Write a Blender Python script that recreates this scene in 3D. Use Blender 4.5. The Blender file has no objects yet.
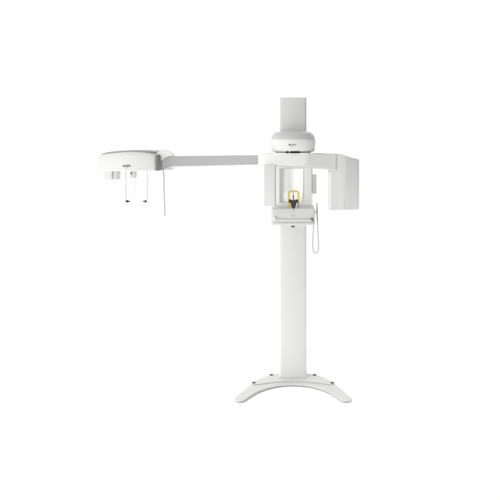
import bpy, bmesh, math
from mathutils import Vector, Matrix

# ------------------------------------------------------------------ basics
S = bpy.context.scene
C = bpy.data.collections.new("studio")
S.collection.children.link(C)
PI = math.pi
F, VX, VY, CAM_Y, CAM_Z = 620.0, 293.0, 140.0, -5.0, 1.94   # lens and standpoint


def P(px, py, Y):
    """photo point at depth Y -> metres"""
    d = Y - CAM_Y
    return Vector(((px - VX) * d / F, Y, CAM_Z - (py - VY) * d / F))


def X(px, Y):
    return (px - VX) * (Y - CAM_Y) / F


def Z(py, Y):
    return CAM_Z - (py - VY) * (Y - CAM_Y) / F


# --------------------------------------------------------------- materials
def mat(name, col, rough=0.4, spec=0.5, bump=0.0, vary=0.02, metal=0.0, scale=60.0, coat=0.0,
        stretch=None):
    m = bpy.data.materials.new(name)
    m.use_nodes = True
    nt = m.node_tree
    b = nt.nodes["Principled BSDF"]
    b.inputs["Roughness"].default_value = rough
    b.inputs["Specular IOR Level"].default_value = spec
    b.inputs["Metallic"].default_value = metal
    b.inputs["Coat Weight"].default_value = coat
    tc = nt.nodes.new("ShaderNodeTexCoord")
    mp = nt.nodes.new("ShaderNodeMapping")
    if stretch:
        mp.inputs["Scale"].default_value = stretch
    nt.links.new(tc.outputs["Object"], mp.inputs["Vector"])
    n = nt.nodes.new("ShaderNodeTexNoise")
    n.inputs["Scale"].default_value = scale
    n.inputs["Detail"].default_value = 4
    nt.links.new(mp.outputs["Vector"], n.inputs["Vector"])
    cr = nt.nodes.new("ShaderNodeMapRange")
    cr.inputs["To Min"].default_value = 1 - vary
    cr.inputs["To Max"].default_value = 1 + vary
    nt.links.new(n.outputs["Fac"], cr.inputs["Value"])
    mx = nt.nodes.new("ShaderNodeMix")
    mx.data_type = "RGBA"
    mx.blend_type = "MULTIPLY"
    mx.inputs["Factor"].default_value = 1
    mx.inputs["A"].default_value = (*col, 1)
    nt.links.new(cr.outputs["Result"], mx.inputs["B"])
    nt.links.new(mx.outputs["Result"], b.inputs["Base Color"])
    rr = nt.nodes.new("ShaderNodeMapRange")
    rr.inputs["To Min"].default_value = max(0, rough - 0.05)
    rr.inputs["To Max"].default_value = min(1, rough + 0.05)
    nt.links.new(n.outputs["Fac"], rr.inputs["Value"])
    if not metal == 1.0:
        nt.links.new(rr.outputs["Result"], b.inputs["Roughness"])
    if bump:
        n2 = nt.nodes.new("ShaderNodeTexNoise")
        n2.inputs["Scale"].default_value = scale * 12
        nt.links.new(mp.outputs["Vector"], n2.inputs["Vector"])
        bp = nt.nodes.new("ShaderNodeBump")
        bp.inputs["Strength"].default_value = bump
        bp.inputs["Distance"].default_value = 0.0006
        nt.links.new(n2.outputs["Fac"], bp.inputs["Height"])
        nt.links.new(bp.outputs["Normal"], b.inputs["Normal"])
    return m


M = {
    "white": mat("white_plastic", (0.745, 0.745, 0.735), 0.42, 0.4, bump=0.08),
    "paint": mat("white_paint", (0.64, 0.638, 0.63), 0.45, 0.4, bump=0.10),
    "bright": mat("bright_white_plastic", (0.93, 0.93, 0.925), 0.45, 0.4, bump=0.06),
    "mirror": mat("satin_mirror", (0.93, 0.935, 0.93), 0.40, 0.5, metal=1.0, vary=0.0),
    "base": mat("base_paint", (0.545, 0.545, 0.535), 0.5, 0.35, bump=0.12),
    "beam": mat("satin_aluminium", (0.58, 0.58, 0.58), 0.45, 0.4, bump=0.05, vary=0.035,
                scale=14, stretch=(0.15, 1, 14)),
    "head": mat("pale_grey_plastic", (0.67, 0.67, 0.66), 0.45, 0.4, bump=0.08),
    "grey": mat("grey_plastic", (0.36, 0.36, 0.36), 0.45, 0.4, bump=0.05),
    "trim": mat("dark_grey_trim", (0.19, 0.19, 0.19), 0.5, 0.4),
    "top": mat("cover_grey", (0.58, 0.58, 0.575), 0.4, 0.4, bump=0.05),
    "lid": mat("lid_grey", (0.36, 0.36, 0.355), 0.45, 0.35, bump=0.05),
    "dark": mat("dark_plastic", (0.03, 0.032, 0.034), 0.35, 0.5),
    "ink": mat("grey_ink", (0.26, 0.26, 0.27), 0.6, 0.3),
    "ink_dark": mat("dark_ink", (0.12, 0.12, 0.13), 0.6, 0.3),
    "yellow": mat("yellow_plastic", (0.87, 0.60, 0.03), 0.35, 0.5),
    "black": mat("black_gloss", (0.010, 0.010, 0.011), 0.55, 0.12),
    "cable": mat("grey_rubber", (0.42, 0.42, 0.42), 0.55, 0.3, bump=0.1),
    "screw": mat("steel", (0.13, 0.13, 0.135), 0.4, 0.5, metal=0.6),
    "teal": mat("dark_lamp_lens", (0.018, 0.05, 0.05), 0.35, 0.5),
    "backdrop": mat("studio_white", (0.955, 0.955, 0.955), 0.9, 0.1, bump=0.0, vary=0.003, scale=2),
}


# ------------------------------------------------------------------ helpers
def obj(name, bm, m, parent=None, bevel=0.0, seg=3, angle=35, label=None):
    bmesh.ops.recalc_face_normals(bm, faces=bm.faces)
    me = bpy.data.meshes.new(name)
    bm.to_mesh(me)
    bm.free()
    for p in me.polygons:
        p.use_smooth = True
    me.set_sharp_from_angle(angle=math.radians(angle))
    me.materials.append(m)
    o = bpy.data.objects.new(name, me)
    C.objects.link(o)
    if parent:
        o.parent = parent
    if bevel:
        b = o.modifiers.new("bevel", "BEVEL")
        b.width = bevel
        b.segments = seg
        b.limit_method = "ANGLE"
        b.angle_limit = math.radians(35)
        b.harden_normals = True
    if label:
        o["label"] = label
    return o


def rrect(cx, cy, hw, hd, r, z, n=8):
    r = min(r, hw * 0.999, hd * 0.999)
    pts = []
    for k, (sx, sy) in enumerate(((1, 1), (-1, 1), (-1, -1), (1, -1))):
        for i in range(n + 1):
            a = k * PI / 2 + i * PI / 2 / n
            pts.append(Vector((cx + sx * (hw - r) + r * math.cos(a), cy + sy * (hd - r) + r * math.sin(a), z)))
    return pts


def loft(bm, rings, caps=True):
    vr = [[bm.verts.new(p) for p in ring] for ring in rings]
    n = len(vr[0])
    for a, b in zip(vr, vr[1:]):
        for i in range(n):
            bm.faces.new((a[i], a[(i + 1) % n], b[(i + 1) % n], b[i]))
    if caps:
        bm.faces.new(vr[0][::-1])
        bm.faces.new(vr[-1])
    return bm


def box(bm, x0, x1, y0, y1, z0, z1):
    vs = [bm.verts.new((x, y, z)) for z in (z0, z1) for x, y in ((x0, y0), (x1, y0), (x1, y1), (x0, y1))]
    for f in ((3, 2, 1, 0), (4, 5, 6, 7), (0, 1, 5, 4), (1, 2, 6, 5), (2, 3, 7, 6), (3, 0, 4, 7)):
        bm.faces.new([vs[i] for i in f])
    return bm


def prism(bm, poly, z0, z1):
    """poly in XY, extruded in z; z0 / z1 numbers or functions of the point"""
    g = lambda z, p: z(p) if callable(z) else z
    return loft(bm, [[Vector((p[0], p[1], g(z0, p))) for p in poly], [Vector((p[0], p[1], g(z1, p))) for p in poly]])


def tube(bm, pts, r, n=12, caps=True):
    pts = [Vector(p) for p in pts]
    rs = r if isinstance(r, (list, tuple)) else [r] * len(pts)
    rings = []
    ref = None
    for i, p in enumerate(pts):
        t = (pts[min(i + 1, len(pts) - 1)] - pts[max(i - 1, 0)]).normalized()
        if ref is None:
            ref = t.orthogonal().normalized()
        u = (ref - t * ref.dot(t)).normalized()
        ref = u
        v = t.cross(u)
        rings.append([p + (u * math.cos(2 * PI * k / n) + v * math.sin(2 * PI * k / n)) * rs[i] for k in range(n)])
    return loft(bm, rings, caps)


def spline(ctrl, n=8):
    """Catmull-Rom through control points"""
    c = [Vector(p) for p in ctrl]
    c = [c[0] * 2 - c[1]] + c + [c[-1] * 2 - c[-2]]
    out = []
    for i in range(1, len(c) - 2):
        for k in range(n):
            t = k / n
            a, b, d, e = c[i - 1], c[i], c[i + 1], c[i + 2]
            out.append(0.5 * ((2 * b) + (d - a) * t + (2 * a - 5 * b + 4 * d - e) * t * t + (3 * b - a - 3 * d + e) * t ** 3))
    out.append(c[-2])
    return out


def thing(name, label, cat, loc=(0, 0, 0)):
    o = bpy.data.objects.new(name, None)
    C.objects.link(o)
    o.location = loc
    o.empty_display_size = 0.2
    o["label"] = label
    o["category"] = cat
    return o


B = bmesh.new

# ------------------------------------------------------------------ setting
fl = obj("floor", box(B(), -8, 8, -7, 2.0, -0.05, 0.0), M["backdrop"])
fl["kind"] = "structure"
prof = []
for i in range(13):
    a = i / 12 * PI / 2
    prof.append((2.0 + 1.2 * math.sin(a), 1.2 - 1.2 * math.cos(a)))
prof.append((3.2, 6.0))
bm = B()
rows = [[bm.verts.new((x, y, z)) for (y, z) in prof] for x in (-8, 8)]
back = [[bm.verts.new((x, y + 0.05 * (z > 0.05), z - 0.05 * (z <= 0.05))) for (y, z) in prof] for x in (-8, 8)]
for i in range(len(prof) - 1):
    bm.faces.new((rows[0][i], rows[1][i], rows[1][i + 1], rows[0][i + 1]))
bmesh.ops.delete(bm, geom=[v for r in back for v in r], context="VERTS")
bd = obj("backdrop", bm, M["backdrop"])
bd["kind"] = "structure"
so = bd.modifiers.new("thickness", "SOLIDIFY")
so.thickness = 0.03
so.offset = 1.0

# ------------------------------------------------------------------ machine
xm = thing("xray_machine", "white dental x-ray machine on a tall column with long side arm and curved foot",
           "x-ray machine")

# --- base plate: flat, boomerang-shaped
right = [(0.10, 0.095), (0.150, 0.080), (0.200, 0.058), (0.255, 0.005), (0.300, -0.062), (0.345, -0.160), (0.385, -0.255),
         (0.420, -0.345), (0.436, -0.385), (0.434, -0.408), (0.415, -0.424), (0.392, -0.430), (0.372, -0.424),
         (0.352, -0.400), (0.318, -0.335), (0.268, -0.258), (0.215, -0.205), (0.150, -0.160), (0.080, -0.132), (0.0, -0.122)]
rp = [Vector((x, y, 0)) for x, y in right]
rp = spline(rp, 4)
outline = [(p.x, p.y) for p in rp] + [(-p.x, p.y) for p in rp[-2::-1]]
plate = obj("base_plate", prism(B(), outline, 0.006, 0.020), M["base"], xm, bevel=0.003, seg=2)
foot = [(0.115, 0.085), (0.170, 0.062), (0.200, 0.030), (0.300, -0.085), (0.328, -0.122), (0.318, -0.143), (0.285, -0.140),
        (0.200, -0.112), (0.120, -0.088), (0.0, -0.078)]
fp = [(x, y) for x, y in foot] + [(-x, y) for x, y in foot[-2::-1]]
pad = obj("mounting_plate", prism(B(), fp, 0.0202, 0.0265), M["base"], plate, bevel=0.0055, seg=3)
for bx, by in ((-0.309, -0.112), (-0.176, 0.050), (0.176, 0.048), (0.309, -0.116)):
    bm = B()
    rings = []
    for r, z in ((0.016, 0.0267), (0.016, 0.029), (0.0145, 0.0305), (0.010, 0.0307), (0.0085, 0.028), (0.002, 0.0275)):
        rings.append([Vector((bx + r * math.cos(2 * PI * k / 24), by + r * math.sin(2 * PI * k / 24), z)) for k in range(24)])
    loft(bm, rings)
    obj("levelling_screw", bm, M["screw"], plate)

# --- column
bm = B()
HW = 0.1095


def col_ring(z):
    fr_ = [Vector((HW * k / 12, 0.009 * (k / 12) ** 2 + 0.010 * max(0, (abs(k) - 10.5) / 1.5) ** 2, z)) for k in range(-12, 13)]
    return fr_ + [Vector((HW, 0.10, z)), Vector((HW - 0.01, 0.11, z)), Vector((-HW + 0.01, 0.11, z)), Vector((-HW, 0.10, z))]


loft(bm, [col_ring(0.0268), col_ring(Z(97.2, 0.0))])
col = obj("column", bm, M["paint"], xm, bevel=0.0025, seg=2)
bm = B()
loft(bm, [rrect(0, 0.055, HW + 0.004, 0.059, 0.014, 0.0267), rrect(0, 0.055, HW + 0.004, 0.059, 0.014, 0.0335)])
obj("foot_collar", bm, M["paint"], col, bevel=0.002, seg=2)

# --- carriage: U-shaped frame round a niche, seen under the rotating hub
FY = -0.095
zt, zs, zb = 1.80, Z(203.2, FY), 1.31
bm = B()
ow, iw, bw = 0.1565, 0.1045, 0.0812


def frame_ring(y, hw, z0, z1, r):
    return [Vector((p.x, y, p.y)) for p in rrect(0, (z0 + z1) / 2, hw, (z1 - z0) / 2, r, 0, 5)]


loft(bm, [frame_ring(-0.004, ow, zb, zt, 0.012), frame_ring(FY + 0.012, ow, zb, zt, 0.012), frame_ring(FY, ow - 0.010, zb + .01, zt - .01, 0.012),
          frame_ring(FY, iw + 0.004, zs - 0.004, Z(168.0, FY), 0.012), frame_ring(FY + 0.004, iw, zs, Z(168.4, FY), 0.010),
          frame_ring(-0.012, bw, zs + 0.004, Z(169.0, -0.012), 0.008)], caps=False)
car = obj("carriage", bm, M["bright"], xm, angle=28)
tl_ = 0.070 * bw            # turned four degrees to the left
obj("mirror", prism(B(), [(-bw, -0.012), (bw, -0.013 - 2 * tl_), (bw, -0.006 - 2 * tl_), (-bw, -0.006)], zs + 0.002, 1.735), M["mirror"], car)
bm = B()
ty = -0.12
loft(bm, [rrect(0.1690, ty, 0.0155, 0.035, 0.006, Z(193.4, ty)), rrect(0.1690, ty, 0.0155, 0.035, 0.006, Z(174.4, ty))])
obj("side_module", bm, M["beam"], car, bevel=0.003)
# bracket below the console with its lamp
bm = B()
loft(bm, [rrect(0, -0.17, 0.100, 0.165, 0.02, 1.283), rrect(0, -0.17, 0.100, 0.165, 0.02, 1.312)])
brk = obj("lower_bracket", bm, M["head"], xm, bevel=0.004)
lz = Z(226.6, -0.337)
obj("indicator_lamp", prism(B(), [(0.0135 * math.cos(a * PI / 12), -0.3365 + 0.006 * math.sin(a * PI / 12)) for a in range(24)],
                            lz - 0.0045, lz + 0.0045), M["teal"], brk, bevel=0.002)

# --- motor housing (cap on top of the rotating unit)
CY0 = -0.48
zsh, zbt = Z(139.2, CY0), Z(151.6, CY0)
bm = B()
yb = -0.002


def cap_ring(hw, yf, z, r):
    base = rrect(0, (yf + yb) / 2, hw + 0.006, (yb - yf) / 2, r, z, 12)
    i = 3 * 13 - 1                                  # long front edge, between the third and the fourth corner
    base[i + 1:i + 1] = [base[i].lerp(base[i + 1], k / 10) for k in range(1, 10)]
    for p in base:
        p.y += 0.055 * (p.x / hw) ** 2 * max(0, 1 - (p.y - yf) / (yb - yf))
    return base


low = [cap_ring(0.146, -0.462, zbt - 0.003, 0.07), cap_ring(0.155, -0.474, zbt + 0.004, 0.07), cap_ring(0.158, CY0, zbt + 0.020, 0.07),
       cap_ring(0.1635, CY0 - 0.001, zsh - 0.022, 0.07), cap_ring(0.1625, CY0, zsh - 0.006, 0.07), cap_ring(0.160, CY0 + 0.003, zsh, 0.07)]
loft(bm, low)
mh = obj("motor_housing", bm, M["white"], xm, angle=50)
bm = B()
prof = [(0.1598, 0.0032, 0.0003), (0.157, 0.012, 0.014), (0.1505, 0.028, 0.031), (0.142, 0.048, 0.044), (0.131, 0.075, 0.0535),
        (0.118, 0.110, 0.0585), (0.09, 0.15, 0.060)]
loft(bm, [cap_ring(hw, CY0 + dy, zsh + dz, 0.07) for hw, dy, dz in prof])
obj("top_cover", bm, M["top"], mh, angle=50)
# slot windows under the lip
for a, b in ((286.0, 288.4), (290.2, 299.8)):
    ys = -0.476
    x0, x1 = X(a, ys), X(b, ys)
    zc = Z(152.3, ys)
    h = 0.0058
    ring = [Vector(((x0 + x1) / 2 + p.x, 0, zc + p.y)) for p in rrect(0, 0, (x1 - x0) / 2, h, 0.0055, 0, 5)]
    bm = B()
    loft(bm, [[Vector((p.x, y, p.z)) for p in ring] for y in (ys, ys + 0.03)])
    obj("slot_window", bm, M["black"], mh, bevel=0.001, seg=2)


def marks(parent, cx, cy, Y, s=1.0):
    """emblem, tall stem and small letters of the maker's mark, raised half a millimetre"""
    def stroke(bm, pts, w):
        for (ax, az), (bx, bz) in zip(pts, pts[1:]):
            a, b = P(cx + ax * s, cy + az * s, Y), P(cx + bx * s, cy + bz * s, Y)
            d = (b - a).normalized()
            n = Vector((-d.z, 0, d.x)) * w / 2
            a = a - d * w * .3
            b = b + d * w * .3
            q = [a + n, b + n, b - n, a - n]
            loft(bm, [[Vector((v.x, Y, v.z)) for v in q], [Vector((v.x, Y + 0.008, v.z)) for v in q]])
    w = 0.0030 * s
    bm = B()
    stroke(bm, [(-3.9, -0.75), (-3.9, 0.75)], w * 1.3)
    stroke(bm, [(-3.9, -0.6), (-2.6, 0.6)], w * 1.3)
    stroke(bm, [(-2.6, 0.75), (-2.6, -0.75)], w * 1.3)
    obj("emblem", bm, M["ink_dark"], parent)
    bm = B()
    stroke(bm, [(-0.9, -1.1), (-0.9, 2.6)], w * 1.1)
    obj("lettering", bm, M["ink"], parent)
    for k, pts in enumerate(([(-0.9, -.6), (0.0, -.6), (0.2, 0), (0.0, .55), (-0.7, .55)],
                             [(0.7, .6), (0.7, -.6), (1.4, -.6), (1.4, .6)],
                             [(1.4, -.6), (2.1, -.6), (2.1, .6)],
                             [(2.7, .6), (2.7, -.6), (3.4, -.5)])):
        bm = B()
        stroke(bm, pts, w * 0.8)
        obj("lettering", bm, M["ink"], parent)


marks(mh, 293.0, 144.8, CY0 - 0.0012)

# --- rotating arm: hub and two wings, convex towards the viewer
HY = -0.46
bm = B()
zh0, zh1 = Z(168.2, HY), Z(152.7, HY)
xr, yr = X(336.2, -0.345), -0.345
xl, yl = X(258.0, -0.395), -0.395
front = spline([Vector((xl, yl, 0)), Vector((X(264, -0.425), -0.425, 0)), Vector((X(272, -0.452), -0.452, 0)), Vector((X(282, HY - .004), HY - .004, 0)),
                Vector((X(304, HY - .004), HY - .004, 0)), Vector((X(313, -0.438), -0.438, 0)), Vector((xr, yr, 0))], 6)
plan = [(p.x, p.y) for p in front] + [(xr - 0.004, yr + 0.05), (0.16, -0.25), (-0.16, -0.25), (xl + 0.004, yl + 0.07)]


def arm_bottom(p):
    x = p[0]
    xa, xb = X(313.5, HY), xr
    if x > xa:
        t = (x - xa) / (xb - xa)
        return Z(166.2, HY) * (1 - t) + Z(170.6, yr) * t
    return Z(165.2, -0.42) if x < X(273, HY) else Z(166.2, HY)


def arm_top(p):
    x = p[0]
    t = min(1, max(0, (abs(x) - 0.11) / 0.08))
    return Z(153.8, -0.42) * t + zh1 * (1 - t)


arm = obj("rotating_arm", prism(B(), plan, arm_bottom, arm_top), M["white"], xm, bevel=0.004, seg=3)
bm = B()
loft(bm, [rrect(0, -0.28, 0.135, 0.15, 0.07, zh1 - 0.002), rrect(0, -0.28, 0.135, 0.15, 0.07, zbt)])
obj("hub_bearing", bm, M["grey"], arm)

# --- detector housing on the left wing
sz0, sz1 = Z(206.6, -0.50), Z(165.3, -0.50)
bm = B()
sx0, sx1 = X(262.8, -0.50), X(275.0, -0.50)
cx, hw = (sx0 + sx1) / 2, (sx1 - sx0) / 2
for_rings = []
for z, k in ((sz0, 0.003), (sz0 + 0.003, 0), (sz1 - 0.003, 0), (sz1, 0.003)):
    ring = rrect(0, 0, hw - k, 0.060 - k, 0.009, z, 8)
    R = Matrix.Rotation(math.radians(2), 4, "Z")
    for_rings.append([R @ p + Vector((cx, -0.435, 0)) for p in ring])
loft(bm, for_rings)
det = obj("detector_housing", bm, M["white"], xm, angle=45)
bm = B()
R9 = Matrix.Rotation(math.radians(2), 4, "Z")
tr = []
for z in (sz0 + 0.006, sz1 - 0.006):
    tr.append([R9 @ p + Vector((cx, -0.435, 0)) for p in rrect(hw + 0.0005, 0.0, 0.003, 0.038, 0.002, z, 3)])
loft(bm, tr)
obj("detector_window", bm, M["grey"], det)  # grey strip stands in for shade on the housing's right side

# --- tube head on the right wing
hz0 = Z(210.2, -0.33)


def head_top(p):
    a, b = 0.353, 0.490
    t = min(1, max(0, (p[0] - a) / (b - a)))
    return Z(153.8, -0.34) - 0.0425 * (t * t * (3 - 2 * t) * 0.35 + t * 0.65)


def pxp(px, Y):
    return Vector((X(px, Y), Y, 0))


hp = spline([pxp(328.4, -0.12), pxp(328.3, -0.22), pxp(329.0, -0.295), pxp(331.6, -0.330)], 4)[:-1]
hp += spline([pxp(331.6, -0.330), pxp(338, -0.334), pxp(345, -0.337), pxp(351.5, -0.318), pxp(357.2, -0.298), pxp(358.9, -0.28), pxp(359.2, -0.22),
              pxp(357.5, -0.11)], 5)
hpoly = [(p.x, p.y) for p in hp]
cxh = sum(p[0] for p in hpoly) / len(hpoly)
cyh = sum(p[1] for p in hpoly) / len(hpoly)


def shrink(poly, k):
    out = []
    n = len(poly)
    for i, p in enumerate(poly):
        a, b = Vector(poly[i - 1]), Vector(poly[(i + 1) % n])
        t = (b - a).normalized()
        nr = Vector((-t.y, t.x))
        if nr.dot(Vector((cxh, cyh)) - Vector(p)) < 0:
            nr = -nr
        q = Vector(p) + nr * k
        out.append((q.x, q.y))
    return out


rings = []
for k, z in ((0.012, lambda p: hz0 - 0.001), (0.004, lambda p: hz0 + 0.001), (0.0, lambda p: hz0 + 0.006), (0.0, lambda p: head_top(p) - 0.006),
             (0.0018, lambda p: head_top(p) - 0.0015), (0.006, head_top)):
    q = shrink(hpoly, k) if k else hpoly
    rings.append([Vector((p[0], p[1], z(p))) for p in q])
head = obj("tube_head", loft(B(), rings), M["head"], xm, angle=40)
# joint between the two lower shells
sx = X(344.7, -0.338)
obj("panel_seam", box(B(), sx - 0.0016, sx + 0.0016, -0.3392, -0.331, hz0 + 0.007, Z(200.5, -0.336)), M["beam"], head)
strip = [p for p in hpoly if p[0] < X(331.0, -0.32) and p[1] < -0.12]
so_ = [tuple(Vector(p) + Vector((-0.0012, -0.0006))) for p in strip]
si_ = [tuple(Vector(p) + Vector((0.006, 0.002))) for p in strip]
obj("lit_side_strip", prism(B(), so_ + si_[::-1], hz0 + 0.012, Z(172.0, -0.28)), M["bright"], head)  # brighter white stands in for light on the head's left side

# --- console with chin rest, handle bar and knobs
KY = -0.42
kz1, kz0 = Z(208.5, KY), Z(225.4, KY)
kzs = Z(217.2, KY)
bm = B()
kw = 0.1625


def kr(hw, yf, z, r):
    return rrect(0, (yf - 0.16) / 2, hw, (-0.16 - yf) / 2, r, z, 8)


loft(bm, [kr(kw - 0.004, KY + 0.006, kz0, 0.016), kr(kw, KY + 0.002, kz0 + 0.004, 0.018), kr(kw, KY + 0.002, kz0 + 0.016, 0.018),
          kr(kw, KY + 0.014, kz0 + 0.021, 0.018), kr(kw, KY + 0.016, kzs - 0.012, 0.018), kr(kw, KY + 0.001, kzs - 0.003, 0.018),
          kr(kw + .001, KY, kzs + 0.001, 0.018), kr(kw, KY, kz1 - 0.006, 0.018), kr(kw - 0.002, KY + 0.002, kz1 - 0.0015, 0.018),
          kr(kw - 0.007, KY + 0.007, kz1, 0.018)])
con = obj("console", bm, M["head"], xm, angle=32)
mz = Z(216.0, KY)
obj("control_mark", box(B(), -0.018, 0.018, KY - 0.0012, KY + 0.002, mz - 0.0016, mz + 0.0016), M["grey"], con)
bm = B()
box(bm, 0.158, 0.1755, -0.372, -0.350, Z(213.2, -0.36), Z(211.0, -0.36))
obj("switch_holder", bm, M["white"], con, bevel=0.002)
by, bz = -0.452, Z(220.2, -0.452)
xa, xb = X(274.8, by), X(312.0, by)
obj("handle_bar", tube(B(), [(xa + .004, by, bz), (xa + 0.01, by, bz), (xb - 0.01, by, bz), (xb - .004, by, bz)], 0.006, 14), M["head"], con)
for x, m, zc, tilt in ((xa, "white", Z(218.6, by), 0.25), (xb + 0.002, "trim", Z(219.6, by), 0.75)):
    bm = B()
    rings = []
    for r, y in ((0.007, 0.055), (0.0085, 0.010), (0.0112, 0.004), (0.012, -0.004), (0.010, -0.013), (0.005, -0.017)):
        rings.append([Vector((x + math.cos(a * PI / 10) * r * 0.85 * math.cos(tilt) - math.sin(a * PI / 10) * r * 1.25 * math.sin(tilt), by + y,
                              zc + math.cos(a * PI / 10) * r * 0.85 * math.sin(tilt) + math.sin(a * PI / 10) * r * 1.25 * math.cos(tilt))) for a in range(20)])
    loft(bm, rings)
    obj("knob", bm, M[m], con, label="white round knob at the left end" if m == "white" else "dark grey knob at the right end")

# --- chin support: yellow loop with the bite block between its legs
BY = -0.37
x0, x1 = X(288.7, BY), X(298.3, BY)
zt_ = Z(191.3, BY)
loop = [(x0, BY, kz1 + 0.001), (x0, BY, zt_ - 0.016)]
for i in range(1, 6):
    a = i / 6 * PI / 2
    loop.append((x0 + 0.016 - 0.016 * math.cos(a), BY, zt_ - 0.016 + 0.016 * math.sin(a)))
loop += [(x0 + 0.016, BY, zt_), (x1 - 0.016, BY, zt_)]
for i in range(1, 6):
    a = i / 6 * PI / 2
    loop.append((x1 - 0.016 + 0.016 * math.sin(a), BY, zt_ - 0.016 + 0.016 * math.cos(a)))
loop += [(x1, BY, zt_ - 0.016), (x1, BY, Z(202.4, BY))]
cs = obj("chin_support", tube(B(), loop, 0.0062, 12), M["yellow"], xm)
obj("leg_sleeve", tube(B(), [(x1, BY, Z(202.3, BY)), (x1, BY, kz1 + 0.001)], 0.0056, 12), M["grey"], cs)
zc = Z(201.4, BY)
xc = X(293.4, BY)
bm = B()
wing = [(x0 - .001, zc + .007), (x0 + .010, zc + 0.016), (xc - 0.008, zc + 0.009), (xc + 0.008, zc + 0.009), (x1 - 0.012, zc + 0.016), (x1 + .001, zc + 0.006),
        (x1 - 0.001, zc - 0.007), (xc + 0.022, zc - 0.012), (xc - 0.022, zc - 0.012), (x0 + 0.001, zc - 0.006)]
loft(bm, [[Vector((x, BY - 0.013, z)) for x, z in wing], [Vector((x, BY + 0.013, z)) for x, z in wing]])
bb = obj("bite_block", bm, M["dark"], cs, bevel=0.003)
obj("bite_block_stem", loft(B(), [rrect(xc, BY, 0.010, 0.011, 0.004, kz1 + .0008), rrect(xc, BY, 0.016, 0.012, 0.004, kz1 + 0.012), rrect(xc, BY, 0.021, 0.012, 0.005, zc - 0.0125)]), M["dark"], cs)
obj("bite_rod", tube(B(), [(xc, BY, zc + 0.0095), (xc, BY, Z(195.6, BY)), (xc, BY, Z(194.6, BY))], [0.0046, 0.0046, 0.003], 12), M["trim"], cs)
obj("rod_holder", tube(B(), [(xc, BY, Z(194.5, BY)), (xc, BY, zt_ - 0.006)], 0.0045, 12), M["yellow"], cs)
pz = Z(208.6, KY)
obj("chin_post", box(B(), xc - 0.004, xc + 0.004, KY - 0.004, KY - 0.0005, Z(209.8, KY), kz1 - 0.001), M["trim"], cs)

# --- long side arm to the cephalostat
zb0, zb1 = 1.7465, 1.8205
a0 = Vector((X(258.6, -0.10), -0.10))
a1 = Vector((X(172, -0.40), -0.40))
dr = (a0 - a1).normalized()
nb = Vector((dr.y, -dr.x))           # towards the viewer
if nb.y > 0:
    nb = -nb
e = a0 + dr * 0.16
f1 = [e, a1]
th = 0.05
curve = spline([Vector((a1.x, a1.y, 0)), Vector((X(166, -0.432), -0.432, 0)), Vector((X(162, -0.462), -0.462, 0)), Vector((X(159.6, -0.50), -0.50, 0))], 4)
fr = [(e.x, e.y)] + [(p.x, p.y) for p in curve]
bk = [(p[0] - nb.x * th, p[1] - nb.y * th) for p in fr]
bk[-1] = (fr[-1][0] - 0.05, fr[-1][1] + 0.03)
poly = fr + bk[::-1]
zlow = lambda p: zb0 - 0.030 * min(1, max(0, (a1.x + 0.005 - p[0]) / 0.075)) ** 0.9
beam = obj("side_arm", prism(B(), poly, zlow, zb1), M["beam"], xm, bevel=0.002, seg=2)
# pale end sleeve where the arm meets the rotating unit
bm = B()

# --- cephalostat head
HYF = -0.60
ch0 = Z(171.2, HYF)
bm = B()
xL, xR = X(92.6, HYF), X(156.0, HYF)
ctr = (xL + xR) / 2
hwid = (xR - xL) / 2


def rim(x):
    t = (x - ctr) / hwid
    px = VX + x * F / (HYF - CAM_Y)
    pts = [(93, 158.6), (95.5, 156.2), (99, 154.7), (106, 153.9), (113, 153.1), (122, 152.3), (130, 152.0), (140, 152.4), (150, 153.6), (154, 154.6), (157, 156.8)]
    if px <= pts[0][0]:
        y = pts[0][1]
    elif px >= pts[-1][0]:
        y = pts[-1][1]
    else:
        for (xa_, ya_), (xb_, yb_) in zip(pts, pts[1:]):
            if xa_ <= px <= xb_:
                y = ya_ + (yb_ - ya_) * (px - xa_) / (xb_ - xa_)
                break
    return Z(y, HYF)


def ceph_ring(x0, x1, yf, ybk, r, zf):
    n = 10
    pts = []
    cx_, hw_ = (x0 + x1) / 2, (x1 - x0) / 2
    cy_, hd_ = (yf + ybk) / 2, (ybk - yf) / 2
    base = rrect(cx_, cy_, hw_, hd_, r, 0, n)
    # add points along the long front and back edges so that the curved rim follows
    res = []
    for i, p in enumerate(base):
        q = base[(i + 1) % len(base)]
        res.append(p)
        if i in (n, 3 * n + 2):
            for k in range(1, 12):
                res.append(p.lerp(q, k / 12))
    return [Vector((p.x, p.y, zf(p))) for p in res]


shell = []
for ins, zf in ((0.008, lambda p: ch0), (0.002, lambda p: ch0 + 0.003), (0.0, lambda p: ch0 + 0.009), (0.0, lambda p: rim(p.x) - 0.028),
                (0.002, lambda p: rim(p.x) - 0.018), (0.006, lambda p: rim(p.x) - 0.009), (0.013, lambda p: rim(p.x) - 0.003),
                (0.022, lambda p: rim(p.x) - 0.0005), (0.034, lambda p: rim(p.x))):
    ring = ceph_ring(xL + ins * 0.7, xR - ins * 0.7, HYF + ins, HYF + 0.15, 0.034, zf)
    for p in ring:                                  # the right half of the front sweeps back
        t = max(0, (p.x - ctr + 0.06) / hwid)
        p.y += 0.030 * t * t * max(0, 1 - (p.y - HYF) / 0.15)
    shell.append(ring)
loft(bm, shell)
ceph = obj("cephalostat_head", bm, M["white"], xm, angle=50)
# grey top cover: shallow dome behind the white rim
bm = B()
tops = []
tx0, tx1 = X(101.5, -0.45), X(158.5, -0.45)


def dome(h):
    def f(p):
        t = (p.x - (tx0 + tx1) / 2 - 0.05) / ((tx1 - tx0) / 2)
        return h - 0.016 * abs(t) ** 2.4
    return f


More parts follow.
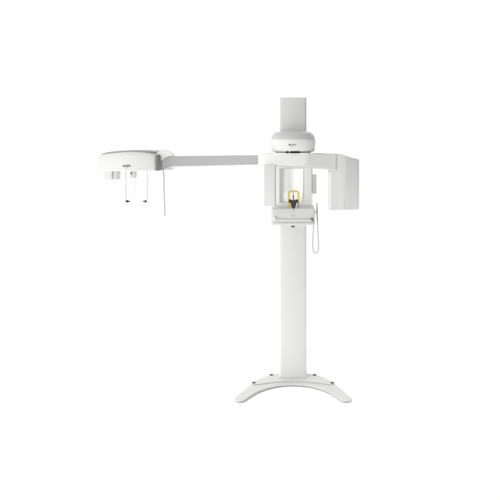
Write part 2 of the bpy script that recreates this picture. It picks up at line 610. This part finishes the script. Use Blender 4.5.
for ins, dz in ((0.0, -0.035), (0.0, -0.012), (0.005, -0.004), (0.02, 0.0)):
    tops.append(ceph_ring(tx0 + ins, tx1 - ins, HYF + 0.05 + ins, -0.26 - ins, 0.07, dome(1.8655 + dz)))
loft(bm, tops)
obj("top_cover", bm, M["lid"], ceph, angle=50)
# dark side band on the right end of the front cover
bm = B()
sb0 = X(155.0, -0.56)
band = [ceph_ring(sb0 + i, X(160.4, -0.52) - i, -0.565 + i, -0.42, 0.03, zf) for i, zf in
        ((0.003, lambda p: ch0 + 0.001), (0.0, lambda p: ch0 + 0.004), (0.0, lambda p: Z(157.8, -0.53)), (0.003, lambda p: Z(155.6, -0.53)), (0.012, lambda p: Z(154.6, -0.53)))]
loft(bm, band)
obj("side_band", bm, M["trim"], ceph, angle=50)
# white rear body that the arm runs into
bm = B()
rx0, rx1 = X(142, -0.25), X(173.8, -0.25)


def rear_top(p):
    t = max(0, (p.x - X(160, -.25)) / (rx1 - X(160, -.25)))
    return 1.864 - 0.030 * t ** 2.2


rear = [ceph_ring(rx0 + i, rx1 - i, -0.37 + i, -0.14 - i, 0.06, zf) for i, zf in
        ((0.006, lambda p: Z(170.2, -0.33)), (0.0, lambda p: Z(169.6, -0.33)), (0.0, lambda p: rear_top(p) - 0.016), (0.005, lambda p: rear_top(p) - 0.005), (0.016, rear_top))]
loft(bm, rear)
obj("rear_body", bm, M["white"], ceph, angle=50)
# white shoulder that overhangs the arm where it enters the head
shp = spline([P(156.5, 154.2, -0.5), P(159.0, 151.6, -0.5), P(163.0, 150.4, -0.5), P(168.0, 151.2, -0.5), P(172.2, 153.6, -0.5), P(173.4, 155.3, -0.5)], 4)
shp += spline([P(169.5, 155.8, -0.5), P(165.0, 157.3, -0.5), P(161.2, 160.2, -0.5)], 4)
shp += [P(159.6, 159.6, -0.5), P(159.0, 156.8, -0.5)]
bm = B()
loft(bm, [[Vector((p.x, y, p.z)) for p in shp] for y in (-0.515, -0.455)])
obj("shoulder", bm, M["white"], ceph, bevel=0.010, seg=4, angle=60)
marks(ceph, 127.0, 166.0, HYF - 0.0012, 0.95)

# hanging parts of the cephalostat
AY = -0.52
bz0, bz1 = Z(180.0, AY), ch0 - 0.0005
bm = B()
loft(bm, [rrect((X(102, AY) + X(112.4, AY)) / 2, AY + 0.05, (X(112.4, AY) - X(102, AY)) / 2 - i, 0.05 - i, 0.014, z) for z, i in
          ((bz0, 0.006), (bz0 + 0.002, 0.002), (bz0 + 0.007, 0), (bz1, 0))])
cb = obj("sensor_carrier", bm, M["head"], xm, angle=45)
bm = B()
loft(bm, [rrect((X(112.9, AY) + X(117.3, AY)) / 2, AY + 0.048, (X(117.3, AY) - X(112.9, AY)) / 2 - i, 0.045 - i, 0.010, z) for z, i in
          ((bz0 + .001, 0.005), (bz0 + 0.003, 0.002), (bz0 + 0.008, 0), (bz1, 0))])
obj("sensor_cassette", bm, M["top"], cb, angle=45)
bm = B()
loft(bm, [rrect(X(132.4, AY), AY + 0.03, X(135.0, AY) - X(132.4, AY) - i, 0.03 - i, 0.006, z) for z, i in
          ((Z(178.0, AY), 0.003), (Z(177.6, AY), 0), (bz1, 0))])
ns = obj("nasion_support", bm, M["top"], xm, angle=45)
obj("support_knob", loft(B(), [[Vector((X(131.2, AY) + r * math.cos(a * PI / 9), AY - y, Z(173.4, AY) + r * 1.3 * math.sin(a * PI / 9))) for a in range(18)]
                               for r, y in ((0.007, -0.002), (0.007, 0.006), (0.004, 0.009))]), M["trim"], ns)
obj("support_blade", loft(B(), [rrect(X(133.3, AY), AY + 0.03, 0.0050, 0.003, 0.002, z) for z in (Z(196.0, AY), Z(178.05, AY))]), M["white"], ns)
for xr_, tip, lab in ((124.9, 1, None), (146.6, -1, None)):
    zt2 = Z(201.6, AY)
    x = X(xr_, AY)
    er = obj("ear_rod", loft(B(), [rrect(x, AY + 0.02, 0.0040, 0.010, 0.003, z) for z in (zt2 - 0.009, bz1)]), M["white"], xm, bevel=0.001, seg=2)
    xs = x + tip * 0.0045
    pr = [(0.0085, 0), (0.0095, 0.004), (0.0085, 0.011), (0.0055, 0.016), (0.0042, 0.022), (0.0042, 0.026), (0.0025, 0.028)]
    obj("ear_plug", tube(B(), [(xs + tip * d, AY + 0.02, zt2) for r, d in pr], [r for r, d in pr], 16), M["dark"], er)
ry = -0.47
obj("hanging_rod", tube(B(), [P(163.4, 169.4, ry), P(164.0, 190, ry), P(164.8, 216.2, ry)], 0.0063, 12), M["beam"], xm)

# ------------------------------------------------------------------ hand switch hanging beside the console
hy = -0.36
hs = thing("hand_switch", "thin grey hand switch on a looped cord hanging at the right side of the console", "switch", P(316.4, 253, hy))
inv = Matrix.Translation(-hs.location)


def loc(pts):
    return [inv @ Vector(p) for p in pts]


grip = loc([P(317.0, 202.6, hy), P(317.0, 204.0, hy), P(316.9, 206, hy), P(317.2, 216, hy), P(317.5, 222.5, hy), P(317.5, 223.6, hy)])
obj("grip", tube(B(), grip, [0.0028, 0.0045, 0.0060, 0.0062, 0.0056, 0.0035], 12), M["cable"], hs)
cord = loc(spline([P(317.5, 223.4, hy), P(317.9, 232, hy), P(318.5, 243, hy), P(318.5, 249, hy), P(317.0, 252.6, hy), P(314.6, 252.6, hy), P(312.8, 249, hy),
                   P(312.7, 243, hy), P(313.2, 232, hy), P(313.8, 224, hy - .02), P(313.8, 221.0, hy - .04)], 8))
obj("cord", tube(B(), cord, 0.0042, 10), M["cable"], hs)

# ------------------------------------------------------------------ light
W = bpy.data.worlds.new("World")
S.world = W
W.use_nodes = True
nt = W.node_tree
bg = nt.nodes["Background"]
tc = nt.nodes.new("ShaderNodeTexCoord")
dt = nt.nodes.new("ShaderNodeVectorMath")      # added ambient gradient, bright to the left, dim to the right
dt.operation = "DOT_PRODUCT"
dt.inputs[1].default_value = (-0.80, -0.25, -0.50)
cr = nt.nodes.new("ShaderNodeMapRange")
cr.inputs["From Min"].default_value = -1.0
cr.inputs["From Max"].default_value = 1.0
cr.inputs["To Min"].default_value = 0.13
cr.inputs["To Max"].default_value = 0.94
nt.links.new(tc.outputs["Generated"], dt.inputs[0])
nt.links.new(dt.outputs["Value"], cr.inputs["Value"])
nt.links.new(cr.outputs["Result"], bg.inputs["Color"])
bg.inputs["Strength"].default_value = 1.48


def area(name, loc_, tgt, sx, sy, watts, spread=180):
    l = bpy.data.lights.new(name, "AREA")
    l.shape = "RECTANGLE"
    l.size, l.size_y = sx, sy
    l.energy = watts
    l.spread = math.radians(spread)
    o = bpy.data.objects.new(name, l)
    C.objects.link(o)
    o.location = loc_
    o.rotation_euler = (Vector(tgt) - Vector(loc_)).to_track_quat("-Z", "Y").to_euler()
    return o


area("key_softbox", (-3.4, -2.4, 1.5), (-0.2, -0.3, 1.35), 1.6, 1.6, 8)
area("added_fill", (-2.3, -5.8, 1.3), (0, -0.3, 1.3), 2.0, 2.0, 66)  # unseen fill, added where its blurred reflection brightens the mirror
area("floor_wash_west", (-3.6, -0.9, 1.6), (-2.4, -0.7, 0.0), 0.8, 2.4, 30, 80)  # unseen light added to wash the left floor to white
area("floor_wash_east", (3.2, -0.9, 1.6), (2.0, -0.7, 0.0), 0.8, 2.4, 16, 80)  # same added wash for the right side of the floor
area("overhead_fill", (-2.4, -1.0, 4.4), (-0.6, -0.6, 0), 2.0, 2.0, 11, 130)  # unseen light added above, off to the left, for floor and tops
area("backdrop_wash_high", (0, 1.5, 4.9), (-0.4, 3.2, 1.7), 8.0, 0.6, 96, 130)  # unseen strip added to wash the backdrop white from above

area("backdrop_wash_east", (4.6, 0.2, 2.0), (4.2, 3.2, 1.2), 1.4, 2.6, 44, 140)  # added out of view to whiten the right of the backdrop

# ------------------------------------------------------------------ camera
cam = bpy.data.cameras.new("camera")
cam.sensor_width = 36
cam.lens = F / 500 * 36
cam.shift_x = -(VX - 250) / 500
cam.shift_y = -(250 - VY) / 500
cam.clip_end = 100
co = bpy.data.objects.new("camera", cam)
C.objects.link(co)
co.location = (0, CAM_Y, CAM_Z)
co.rotation_euler = (PI / 2, 0, 0)
S.camera = co
S.view_settings.view_transform = "Standard"
S.view_settings.look = "None"
S.view_settings.exposure = 0
S.view_settings.gamma = 1
